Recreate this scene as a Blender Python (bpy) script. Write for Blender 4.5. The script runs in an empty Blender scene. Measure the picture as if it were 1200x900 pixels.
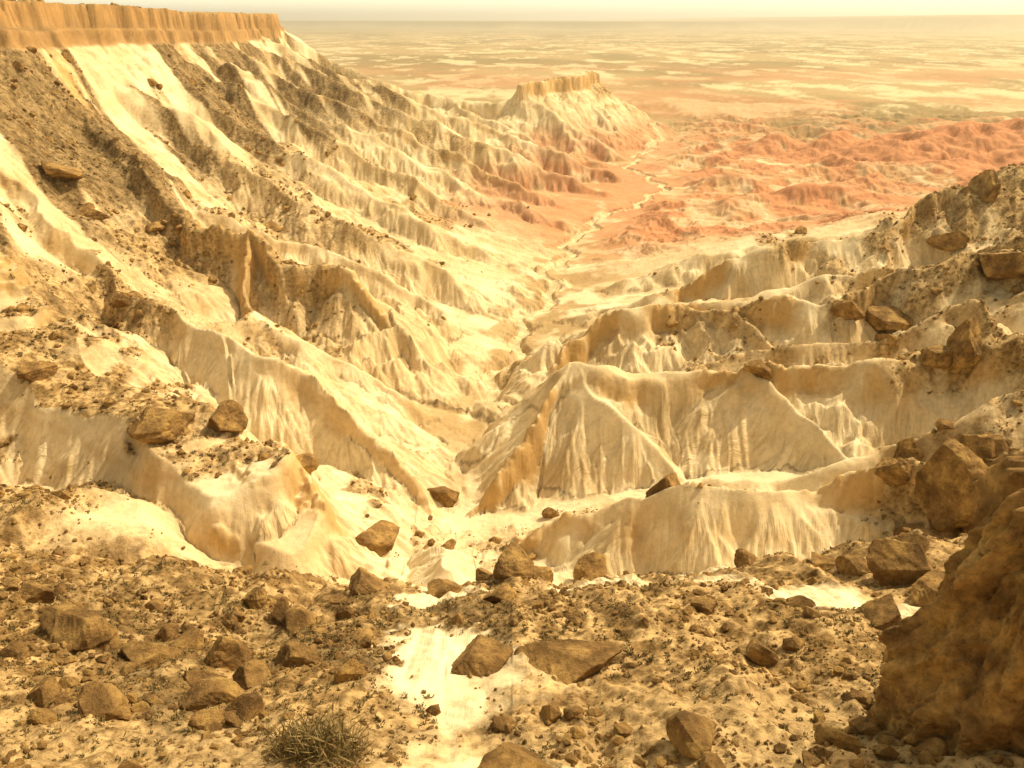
import bpy, math, numpy as np
rng=np.random.default_rng(7)
f32=np.float32
# ---------------------------------------------------------------- noise
TB=rng.random((256,256)).astype(f32)
def vnoise(x,y,seed=0):
    x=x+seed*17.31; y=y+seed*9.77
    xi=np.floor(x); yi=np.floor(y); fx=x-xi; fy=y-yi
    xi=xi.astype(np.int32)&255; yi=yi.astype(np.int32)&255
    x1=(xi+1)&255; y1=(yi+1)&255
    fx=fx*fx*(3-2*fx); fy=fy*fy*(3-2*fy)
    a=TB[xi,yi]; b=TB[x1,yi]; c=TB[xi,y1]; d=TB[x1,y1]
    return (a+(b-a)*fx)*(1-fy)+(c+(d-c)*fx)*fy
def fbm(x,y,o=4,seed=0,g=0.5):
    s=0;a=1;n=0
    for i in range(o):
        s=s+a*vnoise(x*(2**i)*1.03,y*(2**i)*0.98,seed+i*3+1); n+=a; a*=g
    return s/n
def ridged(x,y,o=4,seed=0):
    s=0;a=1;n=0
    for i in range(o):
        s=s+a*(1-np.abs(2*vnoise(x*(2**i),y*(2**i),seed+i*5+2)-1)); n+=a; a*=0.5
    return s/n
def ss(a,b,x):
    t=np.clip((x-a)/(b-a),0,1); return t*t*(3-2*t)
def smax(a,b,k):
    h=np.maximum(k-np.abs(a-b),0)/k
    return np.maximum(a,b)+h*h*k*0.25
# ---------------------------------------------------------------- grid
NC=1250
c=np.linspace(-1,1,NC); A=0.70*c+0.5*c**7
n1=1500
OFF=40.
yy=30*np.exp(0.0023*np.arange(n1))-OFF
n2=260
y2=(yy[-1]+OFF)*np.exp(0.0150*np.arange(1,n2+1))-OFF
Y1=np.concatenate([yy,y2]); NR=len(Y1)
X=(A[None,:]*(Y1[:,None]+OFF)).astype(f32)
Y=np.broadcast_to(Y1[:,None],X.shape).astype(f32).copy()
NN=int(np.searchsorted(Y1,1400))
STREAM=[(-2,20),(-5,45),(-6,60),(-8,80),(-10,100),(-12,120),(-12,144),(-7,170),(-4,196),(-3,222),(1,250),(9,280),(13,300),(20,345),(34,395),(52,440),(80,490),(95,540),(88,600),(112,680),(128,760),(138,847),(170,1000)]
SX=np.array([p[0] for p in STREAM],float); SY=np.array([p[1] for p in STREAM],float)
def stream_x(y):
    m=ss(150,190,y)*(1-ss(900,1000,y))
    return np.interp(y,SY,SX)+m*(3.0*np.sin(y/9.0)+2.2*np.sin(y/4.1+1.0)+5*np.sin(y/37.)*ss(300,500,y))
ZF=lambda y: np.interp(y,[-30,0,1,3,8,20,38,50,67,80,90,100,110,120,144,170,196,250,400,900],[98.4,98.4,95,86,75,66,56,50,43,36,27,19,14,11,7,5,3,2,1,0])
# points, slope, L, cap cliff, half-width of flat crest
RIDGES=[
 ([(-172,318,86),(-125,268,62),(-92,236,46),(-62,225,39),(-46,218,36),(-34,211,24),(-22,204,12),(-14,198,5)],.9,170,6,1),
 ([(-46,218,34),(-36,228,22),(-20,236,8)],.85,170,1,0),
 ([(-75,228,41),(-72,212,30),(-62,200,20)],.9,170,3,0),
 ([(-172,262,86),(-130,216,62),(-100,188,47),(-75,170,40),(-55,158,35),(-38,150,27),(-26,142,16),(-17,136,8)],.9,160,2,0),
 ([(-84,176,42),(-60,184,33),(-38,182,20),(-20,180,8)],.85,160,1,0),
 ([(-66,163,37),(-62,150,28),(-50,142,19)],.9,160,2,0),
 ([(-172,215,85),(-130,178,64),(-100,152,48),(-76,130,39),(-57,118,37),(-45,111,35.5),(-37,104,29),(-31,95,22)],1.0,160,3,7),
 ([(-57,122,36),(-40,124,28),(-26,122,17),(-18,120,11)],.95,160,1,0),
 ([(-150,84,66),(-100,90,45),(-72,92,38),(-62,94,35)],.8,160,1,8),
 ([(-172,345,88),(-120,325,60),(-85,300,43),(-50,285,31),(-20,275,17),(-6,268,6)],.8,160,1,0),
 ([(-100,262,44),(-60,258,30),(-30,250,16),(-10,244,5)],.85,160,1,0),
 ([(-172,392,88),(-118,370,60),(-70,345,38),(-30,330,22),(0,322,6)],.8,160,0,0),
 ([(-172,430,88),(-112,408,58),(-62,390,36),(-20,375,18),(14,366,5)],.8,160,1,0),
 ([(-172,470,88),(-115,452,58),(-60,436,36),(-15,420,19),(24,408,5)],.8,160,0,0),
 ([(-172,515,90),(-110,495,60),(-60,480,40),(-10,462,22),(36,446,5)],.8,160,2,0),
 ([(-172,560,90),(-100,545,58),(-45,528,40),(8,508,20),(60,490,4)],.8,160,1,0),
 ([(-172,605,90),(-105,600,62),(-45,588,42),(15,565,24),(74,545,4)],.8,160,1,0),
 ([(-172,652,92),(-131,665,66),(-95,680,52),(-60,690,43),(-40,700,39),(-14,702,38),(2,704,40),(12,705,51),(45,742,54),(74,792,56),(82,806,54),(90,818,34),(108,838,12),(122,856,2)],.85,200,8,3),
 ([(-50,690,40),(-10,650,28),(40,610,10),(66,600,3)],.8,160,0,0),
 ([(16,706,44),(45,670,26),(84,640,4)],.8,160,0,0),
 ([(55,760,46),(80,720,24),(104,700,4)],.8,160,0,0),
 ([(0,116,14),(10,113,24),(22,111,30),(45,108,33),(70,105,38),(110,105,52),(165,100,78)],.9,200,3,0),
 ([(24,128,12),(34,127,19),(50,128,23),(72,128,29),(100,128,42)],.8,200,2,0),
 ([(-9,136,8),(0,146,17),(15,163,29),(45,160,30),(80,152,35),(120,150,47),(190,150,75)],.78,200,4,0),
 ([(50,158,30),(60,142,24),(66,134,20)],.8,200,1,0),
 ([(15,163,28),(26,150,21),(34,140,14)],.8,200,0,0),
 ([(18,178,12),(32,181,20),(50,180,23),(80,178,30),(110,176,40)],.75,200,2,0),
 ([(-2,186,5),(10,196,15),(26,204,26),(60,207,29),(100,204,37),(140,198,50),(200,190,75)],.75,200,5,0),
 ([(60,205,28),(66,192,23),(70,184,19)],.8,200,2,0),
 ([(3,232,4),(20,238,13),(48,236,21),(85,232,27),(120,226,37),(165,222,54)],.7,200,2,0),
 ([(14,266,4),(32,264,13),(56,261,21),(74,262,27),(120,265,38),(187,290,55),(230,290,72)],.7,200,4,0),
 ([(26,300,4),(52,297,14),(95,300,22),(140,302,32)],.7,200,1,0),
 ([(38,342,3),(66,332,9),(110,332,13),(170,335,25),(215,340,36)],.65,200,1,0),
 ([(-8,96,28),(-11,103,24),(-14,112,15)],.9,110,0.5,0),
 ([(240,615,5),(275,632,16),(300,640,22),(400,650,31),(540,665,34),(640,660,30)],.4,200,3,2),
 ([(258,668,17),(272,676,17)],.5,100,1,2),([(208,676,15),(222,684,15)],.5,100,1,2),
 ([(128,520,9),(146,522,11)],.42,100,1,2),([(168,470,11),(195,468,12)],.4,100,1,2),([(95,450,9),(120,440,11)],.4,100,1,2),([(150,410,8),(190,400,12)],.4,100,1,2),
 ([(140,1050,8),(175,1060,8)],.4,100,2,8),
]
ES=[(-172,-60),(-172,120),(-168,240),(-174,330),(-170,400),(-176,480),(-170,560),(-172,640),(-178,665),(-230,700),(-420,720),(-900,740)]
ESR=[(215,-60),(205,150),(230,260),(270,300),(420,310),(1500,330)]
def seg(x,y,p,q,full=False):
    dx=q[0]-p[0]; dy=q[1]-p[1]; L2=dx*dx+dy*dy
    tu=((x-p[0])*dx+(y-p[1])*dy)/L2
    t=np.clip(tu,0,1)
    d=np.hypot(x-p[0]-t*dx,y-p[1]-t*dy)
    side=(x-p[0])*dy-(y-p[1])*dx
    if full:
        L=math.sqrt(L2); al=(tu-t)*L
        return d,t,t*L+np.arctan2(al,np.abs(side)/L+.01)*8
    return d,t,side
def signed(x,y,pts):
    best=np.full(x.shape,1e9,f32); s=np.zeros(x.shape,f32)
    for p,q in zip(pts[:-1],pts[1:]):
        d,t,side=seg(x,y,p,q); m=d<best
        best=np.where(m,d,best); s=np.where(m,side,s)
    return best*np.sign(s)
x=X[:NN]; y=Y[:NN]
wx=x+(fbm(x/38,y/38,3,1)-.5)*14+(fbm(x/13,y/13,3,2)-.5)*9
wy=y+(fbm(x/38,y/38,3,5)-.5)*14+(fbm(x/13,y/13,3,6)-.5)*11
nf=ss(20,70,y); wx=(x+(wx-x)*nf).astype(f32); wy=(y+(wy-y)*nf).astype(f32)
crz=((fbm(x/17,y/17,3,8)-.5)*8*nf).astype(f32)
xs=stream_x(y).astype(f32)
rise=np.where(x<xs,np.interp(y,[0,90,130,330,430,520],[.08,.08,.20,.30,.2,.0]),np.interp(y,[0,90,130,330,400,520],[.08,.10,.13,.18,.03,.0]))
base=ZF(y)+np.minimum(rise*np.abs(x-xs),40)
base=base+(fbm(x/25,y/25,4,9)-.5)*7*ss(10,40,y)*(1-ss(110,170,y))
redreg=(ss(300,380,y)*(1-ss(900,1250,y))*ss(0,50,x-xs+12)).astype(f32)
base=base+redreg*(ridged(x/44,y/55,5,11)-.42)*19*(.4+fbm(x/160,y/160,2,13))*ss(6,40,np.abs(x-xs))
base=base+ss(500,900,y)*(fbm(x/60,y/60,4,14)-.5)*4
H=base.astype(f32); capm=np.zeros_like(H); dcr=np.full_like(H,50)
RS=(x*1.0).astype(f32); RD=(y*1.0).astype(f32)
capn=ss(.40,.60,fbm(x/16,y/16,3,21)).astype(f32)
for ri_,(pts,k,L,cap,wd) in enumerate(RIDGES):
    ys=[p[1] for p in pts]; r0=int(np.searchsorted(Y1[:NN],min(ys)-130)); r1=int(np.searchsorted(Y1[:NN],max(ys)+130))
    R=slice(r0,r1); h=H[R]; butte=pts[0][1]==652
    cn=np.clip(capn[R]+.8,0,1) if butte else capn[R]
    best=np.full(h.shape,-1e3,f32); cm=np.zeros_like(h); dm=np.full_like(h,50); sm=np.zeros_like(h)
    acc=ri_*37.
    for p,q in zip(pts[:-1],pts[1:]):
        d,t,sl_=seg(wx[R],wy[R],p,q,True)
        z=p[2]+(q[2]-p[2])*t
        d=np.maximum(d-wd,0)
        cz=cap*cn*(1-ss(42,58,z)*(0 if butte else 1))
        v=z-k*d/(1+d/L)-cz*ss(.6,2.6,d)-.04*np.minimum(d,wd)
        m=v>best; best=np.where(m,v,best); dm=np.where(m,d,dm); sm=np.where(m,sl_+acc,sm)
        acc+=math.hypot(q[0]-p[0],q[1]-p[1])
    best=best+crz[R]*(.4 if butte else 1)
    cm=(1-ss(2.2,5,dm))*min(cap/3.,1)*cn*(1-ss(45,58,h)*(0 if butte else 1))
    if butte: cm=cm*ss(-2,8,x[R])
    m=best>h-.3
    capm[R]=np.where(m,cm,capm[R]); dcr[R]=np.where(m,dm,dcr[R])
    RS[R]=np.where(best>h,sm,RS[R]); RD[R]=np.where(best>h,dm,RD[R])
    H[R]=smax(h,best.astype(f32),1.5)
escm=np.zeros_like(H)
for pts,sgn,zt in ((ES,-1,103.5),(ESR,1,100)):
    e=signed(wx,wy,pts)*(1 if sgn<0 else -1)
    e=e+(ridged(y/34+x/60,x/50,3,31)-.5)*11+(fbm(y/17,x/17,3,36)-.5)*9+(ridged(y/6,x/6,2,33)-.5)*1.3
    hz=zt+(fbm(x/40,y/60,3,35)-.5)*2.2+(vnoise(x/6,y/6,38)-.5)*.9+ (ss(500,300,y)*3 if sgn<0 else 0)
    pr=np.where(e<0,0,15*(.60*ss(0,1.4,e)+.06*ss(1.4,3.6,e)+.34*ss(3.6,5.0,e)))
    dd=np.maximum(e-5,0)
    pr=pr+.95*dd/(1+dd/400)
    v=(hz-pr).astype(f32)
    m=ss(-1.5,0,e)*(1-ss(5.2,6.6,e))*(v>H-1)
    escm=np.maximum(escm,m)
    dcr=np.where(v>H,50,dcr)
    RS=np.where(v>H,wy,RS); RD=np.where(v>H,e,RD)
    H=smax(H,v,2.0)
capm=(capm*(1-escm)).astype(f32)
dch=np.abs(x-xs)
H=H-1.2*(1-ss(1.2,4,dch))*ss(150,200,y)*(1-ss(880,1000,y))
H=H.astype(f32)
def grad(Hh):
    Yc=Y1[:Hh.shape[0]]
    da=np.gradient(Hh,A,axis=1); dy=np.gradient(Hh,Yc,axis=0)
    gx=da/(Yc[:,None]+OFF); gy=dy-A[None,:]*gx
    return gx.astype(f32),gy.astype(f32)
HX=rng.random((256,256)).astype(f32); HY=rng.random((256,256)).astype(f32)
def ero(px,py,dx,dy):
    ix=np.floor(px); iy=np.floor(py); fx=px-ix; fy=py-iy
    ix=ix.astype(np.int32); iy=iy.astype(np.int32)
    va=np.zeros_like(px); vd=np.zeros_like(px); wt=np.zeros_like(px)
    for i in (-1,0,1):
        for j in (-1,0,1):
            a=(ix+i)&255; b=(iy+j)&255
            qx=fx-(i+.2+.6*HX[a,b]); qy=fy-(j+.2+.6*HY[a,b])
            w=np.exp(-2.6*(qx*qx+qy*qy))
            ph=(qx*dx+qy*dy)*f32(6.2832)
            va+=np.cos(ph)*w; vd-=np.sin(ph)*w; wt+=w
    return va/wt,vd/wt
gx,gy=grad(H)
s0=np.hypot(gx,gy)
upl=ss(36,60,H)*(x<0)*(1-ss(600,680,y))
fac=(ss(.12,.5,s0)*(1-.6*capm)*(1-.9*escm)*(1-.5*upl)*(.12+.88*ss(.5,6,dcr))).astype(f32)
fac=fac*(1-.4*(1-ss(60,95,y))).astype(f32)
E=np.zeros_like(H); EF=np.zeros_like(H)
for wl,am in ((15,.90),(7.5,.58),(3.7,.40),(2.0,.27),(1.15,.15)):
    f=1/wl
    s=np.hypot(gx,gy)+.03
    dx=(gy/s).astype(f32); dy=(-gx/s).astype(f32)
    n=H.shape[0]
    if wl<3: n=int(np.searchsorted(Y1,450))
    if wl<1.5: n=int(np.searchsorted(Y1,260))
    v,d=ero((x[:n]*f+wl*3.1).astype(f32),(y[:n]*f+wl*1.7).astype(f32),dx[:n],dy[:n])
    E[:n]+=am*v*fac[:n]
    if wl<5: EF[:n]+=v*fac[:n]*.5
    gx[:n]+=am*f*6.2832*d*dx[:n]*fac[:n]*.7; gy[:n]+=am*f*6.2832*d*dy[:n]*fac[:n]*.7
H=H+E
blk=ridged(x/4.5,y/4.5,2,41)-.5+.6*(vnoise(x/1.7,y/1.7,44)-.5)+.35*(vnoise(x/.8,y/.8,46)-.5)
H=H+capm*blk*1.7
zq=H/1.6+.5*fbm(x/9,y/9,2,48); zf_=np.floor(zq); zr=zq-zf_
H=H+capm*.45*(zf_+ss(.25,.7,zr)-zq)*1.6
gx,gy=grad(H); S=np.hypot(gx,gy)
big=fbm(x/30,y/30,4,51); med=fbm(x/8,y/8,4,55); fine=fbm(x/1.6,y/1.6,3,57)
flat=1-ss(.35,.75,s0)
def poly_d(pts):
    b=np.full(x.shape,1e9,f32)
    for p,q in zip(pts[:-1],pts[1:]):
        b=np.minimum(b,seg(x,y,p,q)[0])
    return b
white=np.zeros_like(H)
for pts,w in (([(-3,30),(-4,38),(-4,45)],5),([(-6,50),(-8,64),(-8,80)],1.6),([(7,77),(13,77)],3.5),([(22,77),(26,70),(31,62),(40,57)],3.2),([(-9,90),(-12,112)],9),([(12,90),(50,95)],5)):
    white=np.maximum(white,1-ss(w*.3,w*1.6,poly_d(pts)+(med-.5)*15+(fine-.5)*6))
deb=(1-ss(84,98,y+(big-.5)*24+.05*np.abs(x)))*ss(.25,.5,med+.35)
q=(x*.67+y*.74); al=(x*.74-y*.67)
st=fbm(q/11,al/75,3,61)
up=ss(34,54,H)*(x<0)*(1-ss(640,690,y))
upb=up*ss(.43,.51,st)*.95
deb=np.maximum(deb,upb)
deb=np.maximum(deb,(1-ss(24,36,np.hypot(x+78,(y-134)*1.1)+(med-.5)*20))*ss(.9,.4,s0)*(H>30))
deb=np.maximum(deb,(1-ss(10,22,np.hypot(x+100,(y-226)*.8)+(med-.5)*20))*.9)
deb=np.maximum(deb,(1-ss(9,18,np.hypot(x+92,(y-170)*.8)+(med-.5)*18))*.9)
deb=np.maximum(deb,ss(-58,-66,x+(med-.5)*10)*(y<108)*(y>60)*.95)
deb=np.maximum(deb,ss(27,40,H+(med-.5)*30)*ss(60,85,x)*(y>100)*.95)
deb=np.maximum(deb,(1-ss(10,22,np.hypot(x-76,y-108)+(med-.5)*10))*.9)
deb=np.maximum(deb,flat*ss(.54,.60,big)*ss(8,18,H)*.85*(y>100))
deb=np.maximum(deb,ss(.60,.68,big)*ss(15,30,H)*.6*(y>130)*(y<640))
deb=np.clip(deb*(1-white)*(1-escm),0,1)
near=1-ss(40,45,y+(med-.5)*10)
H=H+deb*((ridged(x/3.5,y/3.5,4,43)-.5)*.8+(fbm(x/1.0,y/1.0,3,45)-.5)*.5)*(1-ss(150,300,y))
cream=np.array([.69,.56,.365]); bright=np.array([.86,.76,.56]); yel=np.array([.50,.32,.13]); brown=np.array([.27,.175,.075]); red=np.array([.50,.24,.13]); tan=np.array([.52,.38,.20]); olive=np.array([.24,.18,.085])
def mix(C,col,m): return C+(np.asarray(col,f32)-C)*m[...,None].astype(f32)
C=np.broadcast_to(cream.astype(f32),x.shape+(3,)).copy()
C=mix(C,tan,ss(.46,.70,med)*.35)
C=mix(C,bright,ss(.46,.60,fbm(x/14,y/14,3,71))*.5)
band=vnoise(H/1.3+(big*3),H*0+3,81)
C=mix(C,yel,ss(.55,.85,band)*.25*ss(.4,.8,S))
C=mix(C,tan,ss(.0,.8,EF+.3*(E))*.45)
C=mix(C,bright,white*.5)
C=mix(C,yel,np.clip(capm*1.0,0,1)*ss(.2,.6,S)*ss(.25,.5,fine+.15)*.9)
dcol=brown+(np.array([.54,.38,.19])-brown)*ss(.32,.66,fine)[...,None]
dcol=dcol*(1-.48*upb[...,None])
dcol=mix(dcol.astype(f32),[.56,.41,.22],near*.6)
C=C+(dcol-C)*deb[...,None]
C=mix(C,[.42,.29,.14],(H>99)*1.0)
ecol=np.array([.33,.20,.085])*(.7+.55*vnoise(H/1.1+big*2,H*0,83))[...,None]*(.7+.6*med[...,None])
C=C+(ecol.astype(f32)-C)*(escm*.95)[...,None].astype(f32)
flo=1-ss(2.5,7,H-ZF(y)-.02*dch)
C=mix(C,np.array([.40,.28,.14]),flo*ss(.4,.6,med)*ss(150,180,y)*.85)
cen=np.exp(-((x-130)/150)**2-((y-460)/180)**2)
rr=redreg*ss(.32,.50,fbm(x/90,y/70,4,91)+.06*ss(3,14,H)+.25*cen)
skirt=ss(320,410,y)*(1-ss(780,900,y))*(1-ss(7,28,H+(med-.5)*10))*(x<xs+40)*(x>xs-110)
rr=np.maximum(rr,skirt*.85)
rr=np.maximum(rr,(np.hypot((x-420)/230,(y-655)/60)<1.15)*.6*ss(2,7,H))
rb=red*(.75+.6*med[...,None])
salt=ss(.50,.62,fbm(x/18,y/24,4,93))*(1-ss(5,14,H))
C=C+(rb-C)*np.clip(rr*(1-.6*salt),0,1)[...,None]
plain=ss(640,900,y)*(1-ss(4,12,H))
def plaincol(x,y):
    n=fbm(x/260,y/420,5,95); m=fbm(x/60,y/120,6,96,.6); d=np.log(np.maximum(y,1)/900.)
    P=np.broadcast_to(np.array([.40,.30,.16],f32),x.shape+(3,)).copy()
    P=mix(P,olive,ss(.42,.60,n)*.8)
    P=mix(P,np.array([.70,.60,.40]),ss(.50,.64,m)*.75*(1-ss(1.0,2.8,d)*.75))
    P=mix(P,red,ss(.48,.60,fbm(x/330,y/300,4,97))*.5*(1-ss(1500,2400,y)))
    return mix(P,np.array([.34,.25,.15]),ss(3500,16000,y)*.75)
C=C*(1-plain[...,None])+plaincol(x,y)*plain[...,None]
xf=X[NN:]; yf=Y[NN:]
Hf=(fbm(xf/60,yf/60,4,14)-.5)*4+(fbm(xf/900,yf/900,4,15)-.5)*10*ss(1500,4000,yf)
mes=ss(0,350,yf-(11500+(fbm(xf/3000,yf/9000,4,17)-.5)*9000-ss(3000,9000,xf)*4500))
Hf=Hf+mes*(70+80*ss(2500,6000,xf)+(fbm(xf/1500,yf/1500,3,18)-.5)*14)
Cf=plaincol(xf,yf)
Cf=mix(Cf,np.array([.16,.10,.06]),ss(.05,.9,mes)*.9)
HA=np.concatenate([H,Hf],0).astype(f32); CA=np.concatenate([C,Cf],0).astype(f32)
zp=np.zeros_like(Hf)
ALP=np.concatenate([deb,zp],0).astype(f32)
runw=np.clip(fac*(1-deb)*(1-plain),0,1)
RUN=np.stack([np.concatenate([RS,zp],0),np.concatenate([RD,zp],0),np.concatenate([runw,zp],0)],-1).astype(f32)
def mk(name,V,F,smooth=True,mat=None,col=None,alpha=None,run=None):
    V=np.asarray(V,f32).reshape(-1,3); F=np.asarray(F,np.int32); k=F.shape[1]
    me=bpy.data.meshes.new(name)
    me.vertices.add(len(V)); me.vertices.foreach_set('co',V.ravel())
    me.loops.add(F.size); me.loops.foreach_set('vertex_index',F.ravel())
    me.polygons.add(len(F)); me.polygons.foreach_set('loop_start',np.arange(0,F.size,k,dtype=np.int32))
    me.polygons.foreach_set('loop_total',np.full(len(F),k,np.int32))
    me.polygons.foreach_set('use_smooth',np.full(len(F),smooth,bool))
    me.update(calc_edges=True)
    if col is not None:
        at=me.color_attributes.new('Col','FLOAT_COLOR','POINT')
        cc=np.ones((len(V),4),f32); cc[:,:3]=col; cc[:,3]=alpha.ravel(); at.data.foreach_set('color',cc.ravel())
        at=me.attributes.new('Run','FLOAT_VECTOR','POINT'); at.data.foreach_set('vector',run.reshape(-1))
    ob=bpy.data.objects.new(name,me); bpy.context.scene.collection.objects.link(ob)
    if mat: me.materials.append(mat)
    return ob
def nodes(name):
    m=bpy.data.materials.new(name); m.use_nodes=True; nt=m.node_tree
    b=nt.nodes['Principled BSDF']; b.inputs['Roughness'].default_value=.95
    b.inputs['Specular IOR Level'].default_value=.15
    return m,nt,b
def noise(nt,scale,detail=6,rough=.6,co=None):
    n=nt.nodes.new('ShaderNodeTexNoise'); n.inputs['Scale'].default_value=scale; n.inputs['Detail'].default_value=detail; n.inputs['Roughness'].default_value=rough
    if co is not None: nt.links.new(co,n.inputs['Vector'])
    return n.outputs['Fac']
def ramp(nt,src,stops):
    r=nt.nodes.new('ShaderNodeValToRGB'); nt.links.new(src,r.inputs['Fac'])
    e=r.color_ramp.elements
    while len(e)<len(stops): e.new(.5)
    for i,(p,cl) in enumerate(stops): e[i].position=p; e[i].color=(*cl,1)
    return r.outputs['Color']
def mul(nt,a,b,mode='MULTIPLY',fac=1):
    m=nt.nodes.new('ShaderNodeMix'); m.data_type='RGBA'; m.blend_type=mode
    if isinstance(fac,(int,float)): m.inputs[0].default_value=fac
    else: nt.links.new(fac,m.inputs[0])
    nt.links.new(a,m.inputs[6]); nt.links.new(b,m.inputs[7]); return m.outputs[2]
def bump(nt,b,h,dist,strength=1,prev=None):
    n=nt.nodes.new('ShaderNodeBump'); n.inputs['Distance'].default_value=dist
    if isinstance(strength,(int,float)): n.inputs['Strength'].default_value=strength
    else: nt.links.new(strength,n.inputs['Strength'])
    nt.links.new(h,n.inputs['Height'])
    if prev: nt.links.new(prev,n.inputs['Normal'])
    nt.links.new(n.outputs['Normal'],b.inputs['Normal']); return n.outputs['Normal']
def math_(nt,op,a,bv,cv=None):
    n=nt.nodes.new('ShaderNodeMath'); n.operation=op; nt.links.new(a,n.inputs[0]); n.inputs[1].default_value=bv
    if cv is not None: n.inputs[2].default_value=cv
    return n.outputs[0]
mt,nt,b=nodes('badlands_earth')
geo=nt.nodes.new('ShaderNodeNewGeometry'); co=geo.outputs['Position']
at=nt.nodes.new('ShaderNodeAttribute'); at.attribute_name='Col'
ar=nt.nodes.new('ShaderNodeAttribute'); ar.attribute_name='Run'
sr=nt.nodes.new('ShaderNodeSeparateXYZ'); nt.links.new(ar.outputs['Vector'],sr.inputs[0])
cr=nt.nodes.new('ShaderNodeCombineXYZ'); nt.links.new(sr.outputs[0],cr.inputs[0]); nt.links.new(math_(nt,'MULTIPLY',sr.outputs[1],.09),cr.inputs[1])
rn=noise(nt,1.0,4,.68,cr.outputs[0])
n1_=noise(nt,.9,8,.74,co); n2_=noise(nt,.12,4,.6,co)
cl=mul(nt,at.outputs['Color'],ramp(nt,n1_,[(.3,(.82,.79,.74)),(.5,(1,1,1)),(.7,(1.12,1.12,1.12))]))
cl=mul(nt,cl,ramp(nt,n2_,[(.35,(.9,.89,.86)),(.65,(1.08,1.08,1.08))]))
cl=mul(nt,cl,ramp(nt,n1_,[(.40,(.54,.50,.44)),(.50,(.97,.97,.97)),(.62,(1.28,1.28,1.28))]),fac=at.outputs['Alpha'])
cl=mul(nt,cl,ramp(nt,rn,[(.32,(.82,.78,.70)),(.5,(1,1,1)),(.68,(1.1,1.1,1.1))]),fac=sr.outputs[2])
nt.links.new(cl,b.inputs['Base Color'])
p=bump(nt,b,rn,.75,math_(nt,'MULTIPLY',sr.outputs[2],.85))
bump(nt,b,n1_,.55,math_(nt,'MULTIPLY_ADD',at.outputs['Alpha'],.55,.34),p)
idx=(np.arange(NR-1)[:,None]*NC+np.arange(NC-1)[None,:]).ravel()
F=np.stack([idx,idx+1,idx+NC+1,idx+NC],1)
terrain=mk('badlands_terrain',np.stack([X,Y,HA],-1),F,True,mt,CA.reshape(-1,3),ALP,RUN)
def hgt(px,py):
    px=np.asarray(px,float); py=np.asarray(py,float)
    ri=np.interp(py,Y1,np.arange(NR)); ci=np.interp(px/(py+OFF),A,np.arange(NC))
    r=np.clip(ri.astype(int),0,NR-2); k=np.clip(ci.astype(int),0,NC-2); fr=ri-r; fc=ci-k
    return (HA[r,k]*(1-fc)+HA[r,k+1]*fc)*(1-fr)+(HA[r+1,k]*(1-fc)+HA[r+1,k+1]*fc)*fr
def look(M,px,py):
    r=np.clip(np.interp(py,Y1,np.arange(NR)).astype(int),0,M.shape[0]-1); k=np.interp(px/(py+OFF),A,np.arange(NC)).astype(int)
    return M[r,k]
# ---------------------------------------------------------------- rocks
import bmesh
def ico(n):
    bm=bmesh.new(); bmesh.ops.create_icosphere(bm,subdivisions=n,radius=1)
    V=np.array([v.co[:] for v in bm.verts]); Fc=np.array([[v.index for v in f.verts] for f in bm.faces]); bm.free(); return V,Fc
IC={n:ico(n) for n in (1,2,3,6)}
def rock(n,r,noiseamp=.05,flatz=.8):
    V,Fc=IC[n]; V=V.copy()
    k=r.integers(8,12)
    N=r.normal(size=(k,3)); N/=np.linalg.norm(N,axis=1)[:,None]
    D=r.uniform(.45,.9,k)
    dots=V@N.T
    s=np.where(dots>.05,D/np.maximum(dots,.05),9).min(1)
    V=V*np.minimum(s,1.15)[:,None]
    if n>2:
        sd=int(r.integers(100))
        nn=(fbm(V[:,0]*2.5+V[:,2]*1.7,V[:,1]*2.5-V[:,2]*1.3,6,sd)-.5)+.35*(ridged(V[:,0]*5+V[:,2]*4.1,V[:,1]*5-V[:,2]*3.3,4,sd)-.5)
        V=V*(1+noiseamp*4*nn)[:,None]
        V[:,:2]*=(1+.08*(vnoise(V[:,2]*9,V[:,2]*0,sd)-.5))[:,None]
    return V*np.array([1,r.uniform(.7,1),flatz*r.uniform(.75,1.1)]),Fc
def rockmat(name,g):
    mr,nt,b=nodes(name)
    geo=nt.nodes.new('ShaderNodeNewGeometry'); co=geo.outputs['Position']
    a1=noise(nt,.35,5,.6,co); a2=noise(nt,1.8,8,.75,co)
    cl=ramp(nt,a1,[(.36,(.20*g,.12*g,.05*g)),(.5,(.34*g,.21*g,.085*g)),(.62,(.52*g,.34*g,.13*g))])
    cl=mul(nt,cl,ramp(nt,a2,[(.3,(.5,.47,.43)),(.5,(1,1,1)),(.7,(1.3,1.25,1.15))]))
    nt.links.new(cl,b.inputs['Base Color']); bump(nt,b,a2,.7,1.0); return mr
mr=rockmat('weathered_sandstone',1.0); mr2=rockmat('pinnacle_sandstone',1.4)
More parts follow.
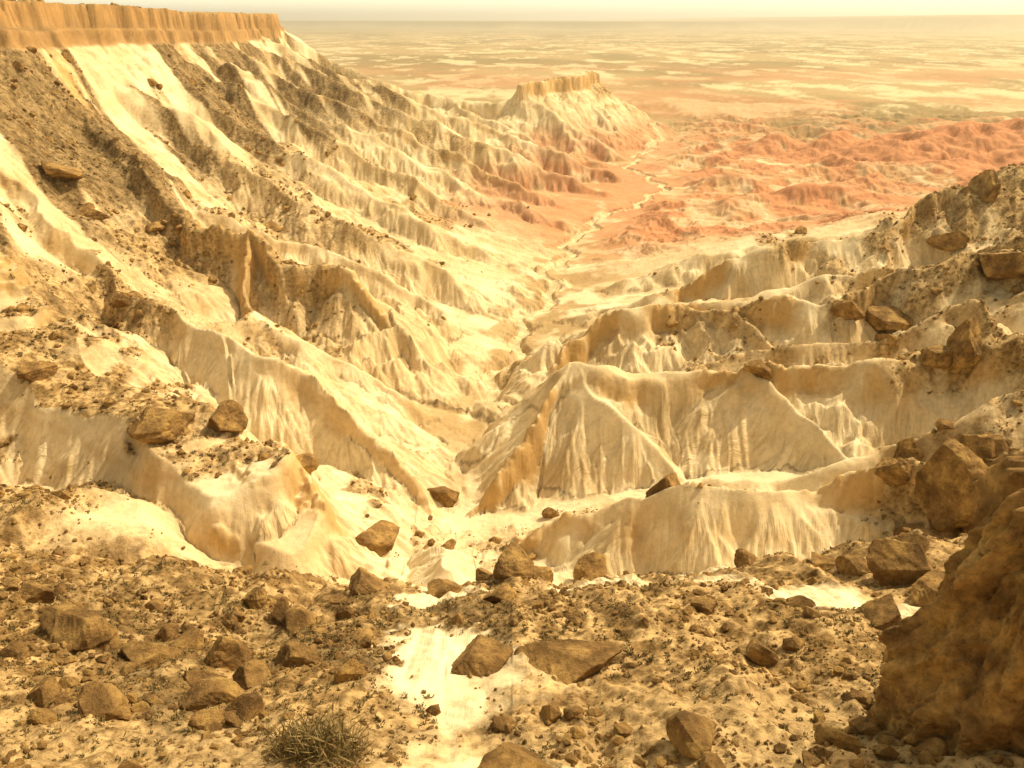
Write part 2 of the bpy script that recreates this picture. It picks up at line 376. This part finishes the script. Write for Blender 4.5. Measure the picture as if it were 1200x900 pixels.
# big boulders: world x, y, radius (metres), height ratio
BL=[(-57.5,117.4,5.3,.6),(-48.9,121.7,3.0,.83),(-87.4,134.2,3.5,.62),(-22.1,111.2,3.9,.82),(-14,143.4,3.2,1.2),(0,79.5,3.1,.67),(12.6,103.8,2.4,.83),(-1.6,66,2,.71),(-39.2,57,3.1,.88),(-48.4,65,1.9,.78),(-27.9,69.8,1.6,1.5),(-23.9,66.1,1.3,1),(-31.3,53.9,2.4,.54),(-25,55,1.7,1),(-25.3,50.1,1.4,.88),(-18.4,53.1,1.8,.6),(-35.2,45.4,1.1,1),(-18.9,41.8,1.5,.7),(-12.5,47.2,1,1),(-2.8,49.9,2.4,.5),(4.7,48.6,3.5,.4),(-17.2,74.7,2.5,.5),(-.5,34,2.5,.35),(65.5,105.4,5.4,.94),(75.7,103.5,3.2,1.2),(81.6,122.9,3.7,.8),(72,128.9,3.1,.88),(59.2,108.3,2.3,.86),(41.7,68.7,3.8,.72),(36.2,76.2,2,.7),(38.1,73.1,1.7,.71),(32.2,55.5,2.2,.92),(41,62.4,2.5,.58),(99.1,202.4,7.5,.53),(86.2,195.8,3.3,1.1),(91.9,152.9,4.2,1.1),(88.4,153.6,3.6,.78),(53.8,157.8,3.2,.63),(126.2,199,7.5,.44),(144.8,262.8,5.7,.55),(163,278.8,5.1,.86),(89,179,2.8,.7),(25.5,114,3.3,.7),(-52,233,2.4,.6),(-17,65.5,1.2,.8),(25,88,1.4,.6),(44,118,2.6,.65),(50,119,2.3,.65),(-130,235,5,.5),(-118,225,4.5,.5),(61,101,2.6,.8),(70,100.5,2.8,.7),(69,111,3.6,.7),(-8,76,2.2,.6),(3,84,2.0,.8),(-3,82,1.7,.8),(-29.5,58,1.6,.8),(-21,50,1.5,.7),(-23,46,1.8,.6),(44,73,2.3,.7)]
for i,(bx,by,br,asp) in enumerate(BL):
    r=np.random.default_rng(100+i)
    V,Fc=rock(6,r,.05,1.0); V[:,2]*=min(1.2,max(.55,asp*1.1))
    an=r.uniform(0,6.28) if asp>.6 else r.uniform(-.3,.3)
    V=V*br*1.12; ca,sa=math.cos(an),math.sin(an)
    V=np.stack([V[:,0]*ca-V[:,1]*sa,V[:,0]*sa+V[:,1]*ca,V[:,2]],1)
    o=mk('boulder',V,Fc,True,mr); o.location=(bx,by,float(hgt(bx,by))+br*.27*asp)
DEBM=deb*(1-.5*near)
def scatter(n,y0,y1,pred,r,amax=.85):
    t=r.random(n*6); py=(y0+OFF)*((y1+OFF)/(y0+OFF))**t-OFF
    px=r.uniform(-amax,amax,n*6)*(py+OFF)
    w=pred(px,py); k=r.random(n*6)<w
    return px[k][:n],py[k][:n]
r=np.random.default_rng(5)
def inst(px,py,sz,n,name,mat,sink=.2,flatz=.8):
    T=[rock(n,r,.04,flatz) for _ in range(20)]
    Vs=[];Fs=[];o=0
    hz=hgt(px,py)
    for k in range(20):
        m=np.arange(len(px))%20==k
        V,Fc=T[k]; M=m.sum(); an=r.uniform(0,6.28,M); s=sz[m]
        ca,sa=np.cos(an)[:,None],np.sin(an)[:,None]
        W=np.stack([(V[:,0]*ca-V[:,1]*sa)*s[:,None]+px[m][:,None],(V[:,0]*sa+V[:,1]*ca)*s[:,None]+py[m][:,None],V[:,2]*s[:,None]+(hz[m]+s*sink)[:,None]],-1)
        Vs.append(W.reshape(-1,3)); Fs.append((Fc[None]+(np.arange(M)*len(V))[:,None,None]).reshape(-1,3)+o); o+=M*len(V)
    return mk(name,np.concatenate(Vs),np.concatenate(Fs),False,mat)
clus=lambda px,py: ss(.42,.62,fbm(px/7,py/7,3,201))
px,py=scatter(38000,22,420,lambda a,b_: look(DEBM,a,b_)*(.15+.85*clus(a,b_)),r)
inst(px,py,(.09*np.exp(r.normal(0,.65,len(px)))*(1+py/110)).clip(.05,1.8),1,'rubble_stones',mr)
px,py=scatter(900,25,400,lambda a,b_: look(DEBM,a,b_)*clus(a,b_)**3*np.where(b_<95,.5,1),r)
inst(px,py,(.45*np.exp(r.normal(0,.5,len(px)))*(1+py/150)).clip(.3,3.2),3,'fallen_rocks',mr)
nu,nv=260,300
U=np.linspace(0,2*np.pi,nu,endpoint=False)[None,:]; Vv=np.linspace(0,1,nv)[:,None]
Z=50+Vv*29
rad=np.interp(Vv,[0,.2,.35,.5,.62,.8,.93,1],[8.5,7.8,7.3,6.6,5.6,5.0,3.6,.2])
dx_=np.cos(U); dy_=np.sin(U)
cell=np.floor(fbm(dx_*2.2+Z/11,dy_*2.2+Z/17,3,331)*9)/9
nn=(fbm(dx_*1.6+Z/9,dy_*1.6+Z/14,5,301)-.5)*4.2+(ridged(dx_*3+dy_*2,Z/8,5,305)-.5)*2.6+(cell-.5)*4+(fbm(dx_*9+Z/1.5,dy_*9+Z/3,5,309)-.5)*1.2
R_=rad+nn*np.minimum(1,rad/4)
PX=31.0+R_*dx_; PY=36+R_*dy_*.8; PZ=Z+(fbm(dx_*2+5,dy_*2+5,3,311)-.5)*3*Vv
idn=(np.arange(nv-1)[:,None]*nu+np.arange(nu)[None,:]); idr=(np.arange(nv-1)[:,None]*nu+(np.arange(nu)[None,:]+1)%nu)
mk('rock_pinnacle',np.stack([PX,PY,PZ],-1),np.stack([idn,idr,idr+nu,idn+nu],-1).reshape(-1,4),True,mr2)
# ---------------------------------------------------------------- shrubs
ms,nt,b=nodes('dry_shrub'); geo=nt.nodes.new('ShaderNodeNewGeometry')
nt.links.new(ramp(nt,noise(nt,3,3,.5,geo.outputs['Position']),[(.35,(.12,.095,.04)),(.65,(.29,.215,.10))]),b.inputs['Base Color'])
def tufts(px,py,sz,nb,name,spread=1.0,wd=.05):
    n=len(px); hz=hgt(px,py)
    d=r.normal(size=(n,nb,3)); d[...,2]=np.abs(d[...,2])*.8+.25; d/=np.linalg.norm(d,axis=-1,keepdims=True)
    b0=np.stack([px,py,hz-.05],-1)[:,None]+r.normal(0,.2,(n,nb,3))*sz[:,None,None]*spread
    L=sz[:,None,None]*r.uniform(.5,1.1,(n,nb,1))
    tip=b0+d*L; sd=np.cross(d,r.normal(size=(n,nb,3))); sd/=np.linalg.norm(sd,axis=-1,keepdims=True)
    mid=b0+d*L*.6
    W=np.stack([b0,mid+sd*L*wd*2,tip,mid-sd*L*wd*2],2)
    return mk(name,W.reshape(-1,3),np.arange(n*nb*4).reshape(-1,4),False,ms)
px,py=scatter(9000,22,330,lambda a,b_: look(DEBM,a,b_)*ss(.4,.6,fbm(a/12,b_/12,3,401)),r)
tufts(px,py,r.uniform(.12,.32,len(px))*(1+py/140),22,'desert_shrubs',1.3,.09)
tufts(np.array([-11.0,-12.7,-12.0,-10.1,-13.6]),np.array([34.2,34.6,35.4,35.2,35.6]),np.array([2.1,1.8,1.9,1.4,1.3]),520,'dry_bush',1.9,.010)
sy=np.arange(172,900,1.0); sx=stream_x(sy); wd_=1.1+.7*vnoise(sy/20,sy*0,3)+sy/600
K=5; off=np.linspace(-1,1,K)
RX=sx[:,None]+off[None]*wd_[:,None]; RY=np.repeat(sy[:,None],K,1); RZ=hgt(RX,RY)+.12
idx=(np.arange(len(sy)-1)[:,None]*K+np.arange(K-1)[None]).ravel()
mb,nt,b=nodes('dry_silt'); geo=nt.nodes.new('ShaderNodeNewGeometry')
nt.links.new(ramp(nt,noise(nt,.4,5,.6,geo.outputs['Position']),[(.35,(.50,.38,.22)),(.65,(.72,.61,.40))]),b.inputs['Base Color'])
mk('dry_stream_bed',np.stack([RX,RY,RZ],-1),np.stack([idx,idx+1,idx+K+1,idx+K],1),True,mb)
# ---------------------------------------------------------------- dust haze (real volume standing over the plain)
hv=np.array([[sx_,sy_,sz_] for sz_ in (-60,320) for sy_ in (140,44000) for sx_ in (-60000,60000)],float)
hf=[[0,2,3,1],[4,5,7,6],[0,1,5,4],[2,6,7,3],[0,4,6,2],[1,3,7,5]]
hm=bpy.data.materials.new('dust_haze'); hm.use_nodes=True; nt=hm.node_tree; nt.nodes.clear()
ou=nt.nodes.new('ShaderNodeOutputMaterial'); vsx=nt.nodes.new('ShaderNodeVolumeScatter')
vsx.inputs['Color'].default_value=(1,.95,.78,1); vsx.inputs['Density'].default_value=1/8500.; vsx.inputs['Anisotropy'].default_value=.45
nt.links.new(vsx.outputs[0],ou.inputs['Volume'])
mk('dust_haze',hv,hf,False,hm)
# ---------------------------------------------------------------- camera, light, world
cam=bpy.data.cameras.new('camera'); co_=bpy.data.objects.new('camera',cam); bpy.context.scene.collection.objects.link(co_)
cam.sensor_width=36; cam.lens=36*942/1200; cam.clip_end=90000; cam.clip_start=.1
co_.location=(0,0,100); co_.rotation_euler=(math.radians(90-24.4),0,0)
bpy.context.scene.camera=co_
az,el=math.radians(56),math.radians(49)
sl=bpy.data.lights.new('sun','SUN'); sl.energy=4.5; sl.angle=math.radians(.6); sl.color=(1,.87,.57)
so=bpy.data.objects.new('sun',sl); bpy.context.scene.collection.objects.link(so)
from mathutils import Vector
so.rotation_euler=Vector((-math.sin(az)*math.cos(el),-math.cos(az)*math.cos(el),-math.sin(el))).to_track_quat('-Z','Y').to_euler()
w=bpy.data.worlds.new('World'); bpy.context.scene.world=w; w.use_nodes=True
nt=w.node_tree; bg=nt.nodes['Background']
sk=nt.nodes.new('ShaderNodeTexSky'); sk.sky_type='NISHITA'; sk.sun_disc=False; sk.sun_elevation=el; sk.sun_rotation=az; sk.dust_density=2; sk.air_density=1
tn=nt.nodes.new('ShaderNodeMix'); tn.data_type='RGBA'; tn.blend_type='MULTIPLY'; tn.inputs[0].default_value=1; tn.inputs[7].default_value=(2.2,1.5,.68,1)
nt.links.new(sk.outputs[0],tn.inputs[6])
tc=nt.nodes.new('ShaderNodeTexCoord'); sp=nt.nodes.new('ShaderNodeSeparateXYZ'); nt.links.new(tc.outputs['Generated'],sp.inputs[0])
mr_=nt.nodes.new('ShaderNodeMapRange'); mr_.inputs[1].default_value=0; mr_.inputs[2].default_value=.3; mr_.inputs[3].default_value=1; mr_.inputs[4].default_value=0; mr_.interpolation_type='SMOOTHSTEP'
nt.links.new(sp.outputs['Z'],mr_.inputs[0])
hz=nt.nodes.new('ShaderNodeMix'); hz.data_type='RGBA'; nt.links.new(mr_.outputs[0],hz.inputs[0]); nt.links.new(tn.outputs[2],hz.inputs[6]); hz.inputs[7].default_value=(11.8,11.1,7.0,1)
nt.links.new(hz.outputs[2],bg.inputs['Color']); bg.inputs['Strength'].default_value=.15
vs=bpy.context.scene.view_settings; vs.view_transform='Standard'; vs.look='None'; vs.exposure=0; vs.gamma=1
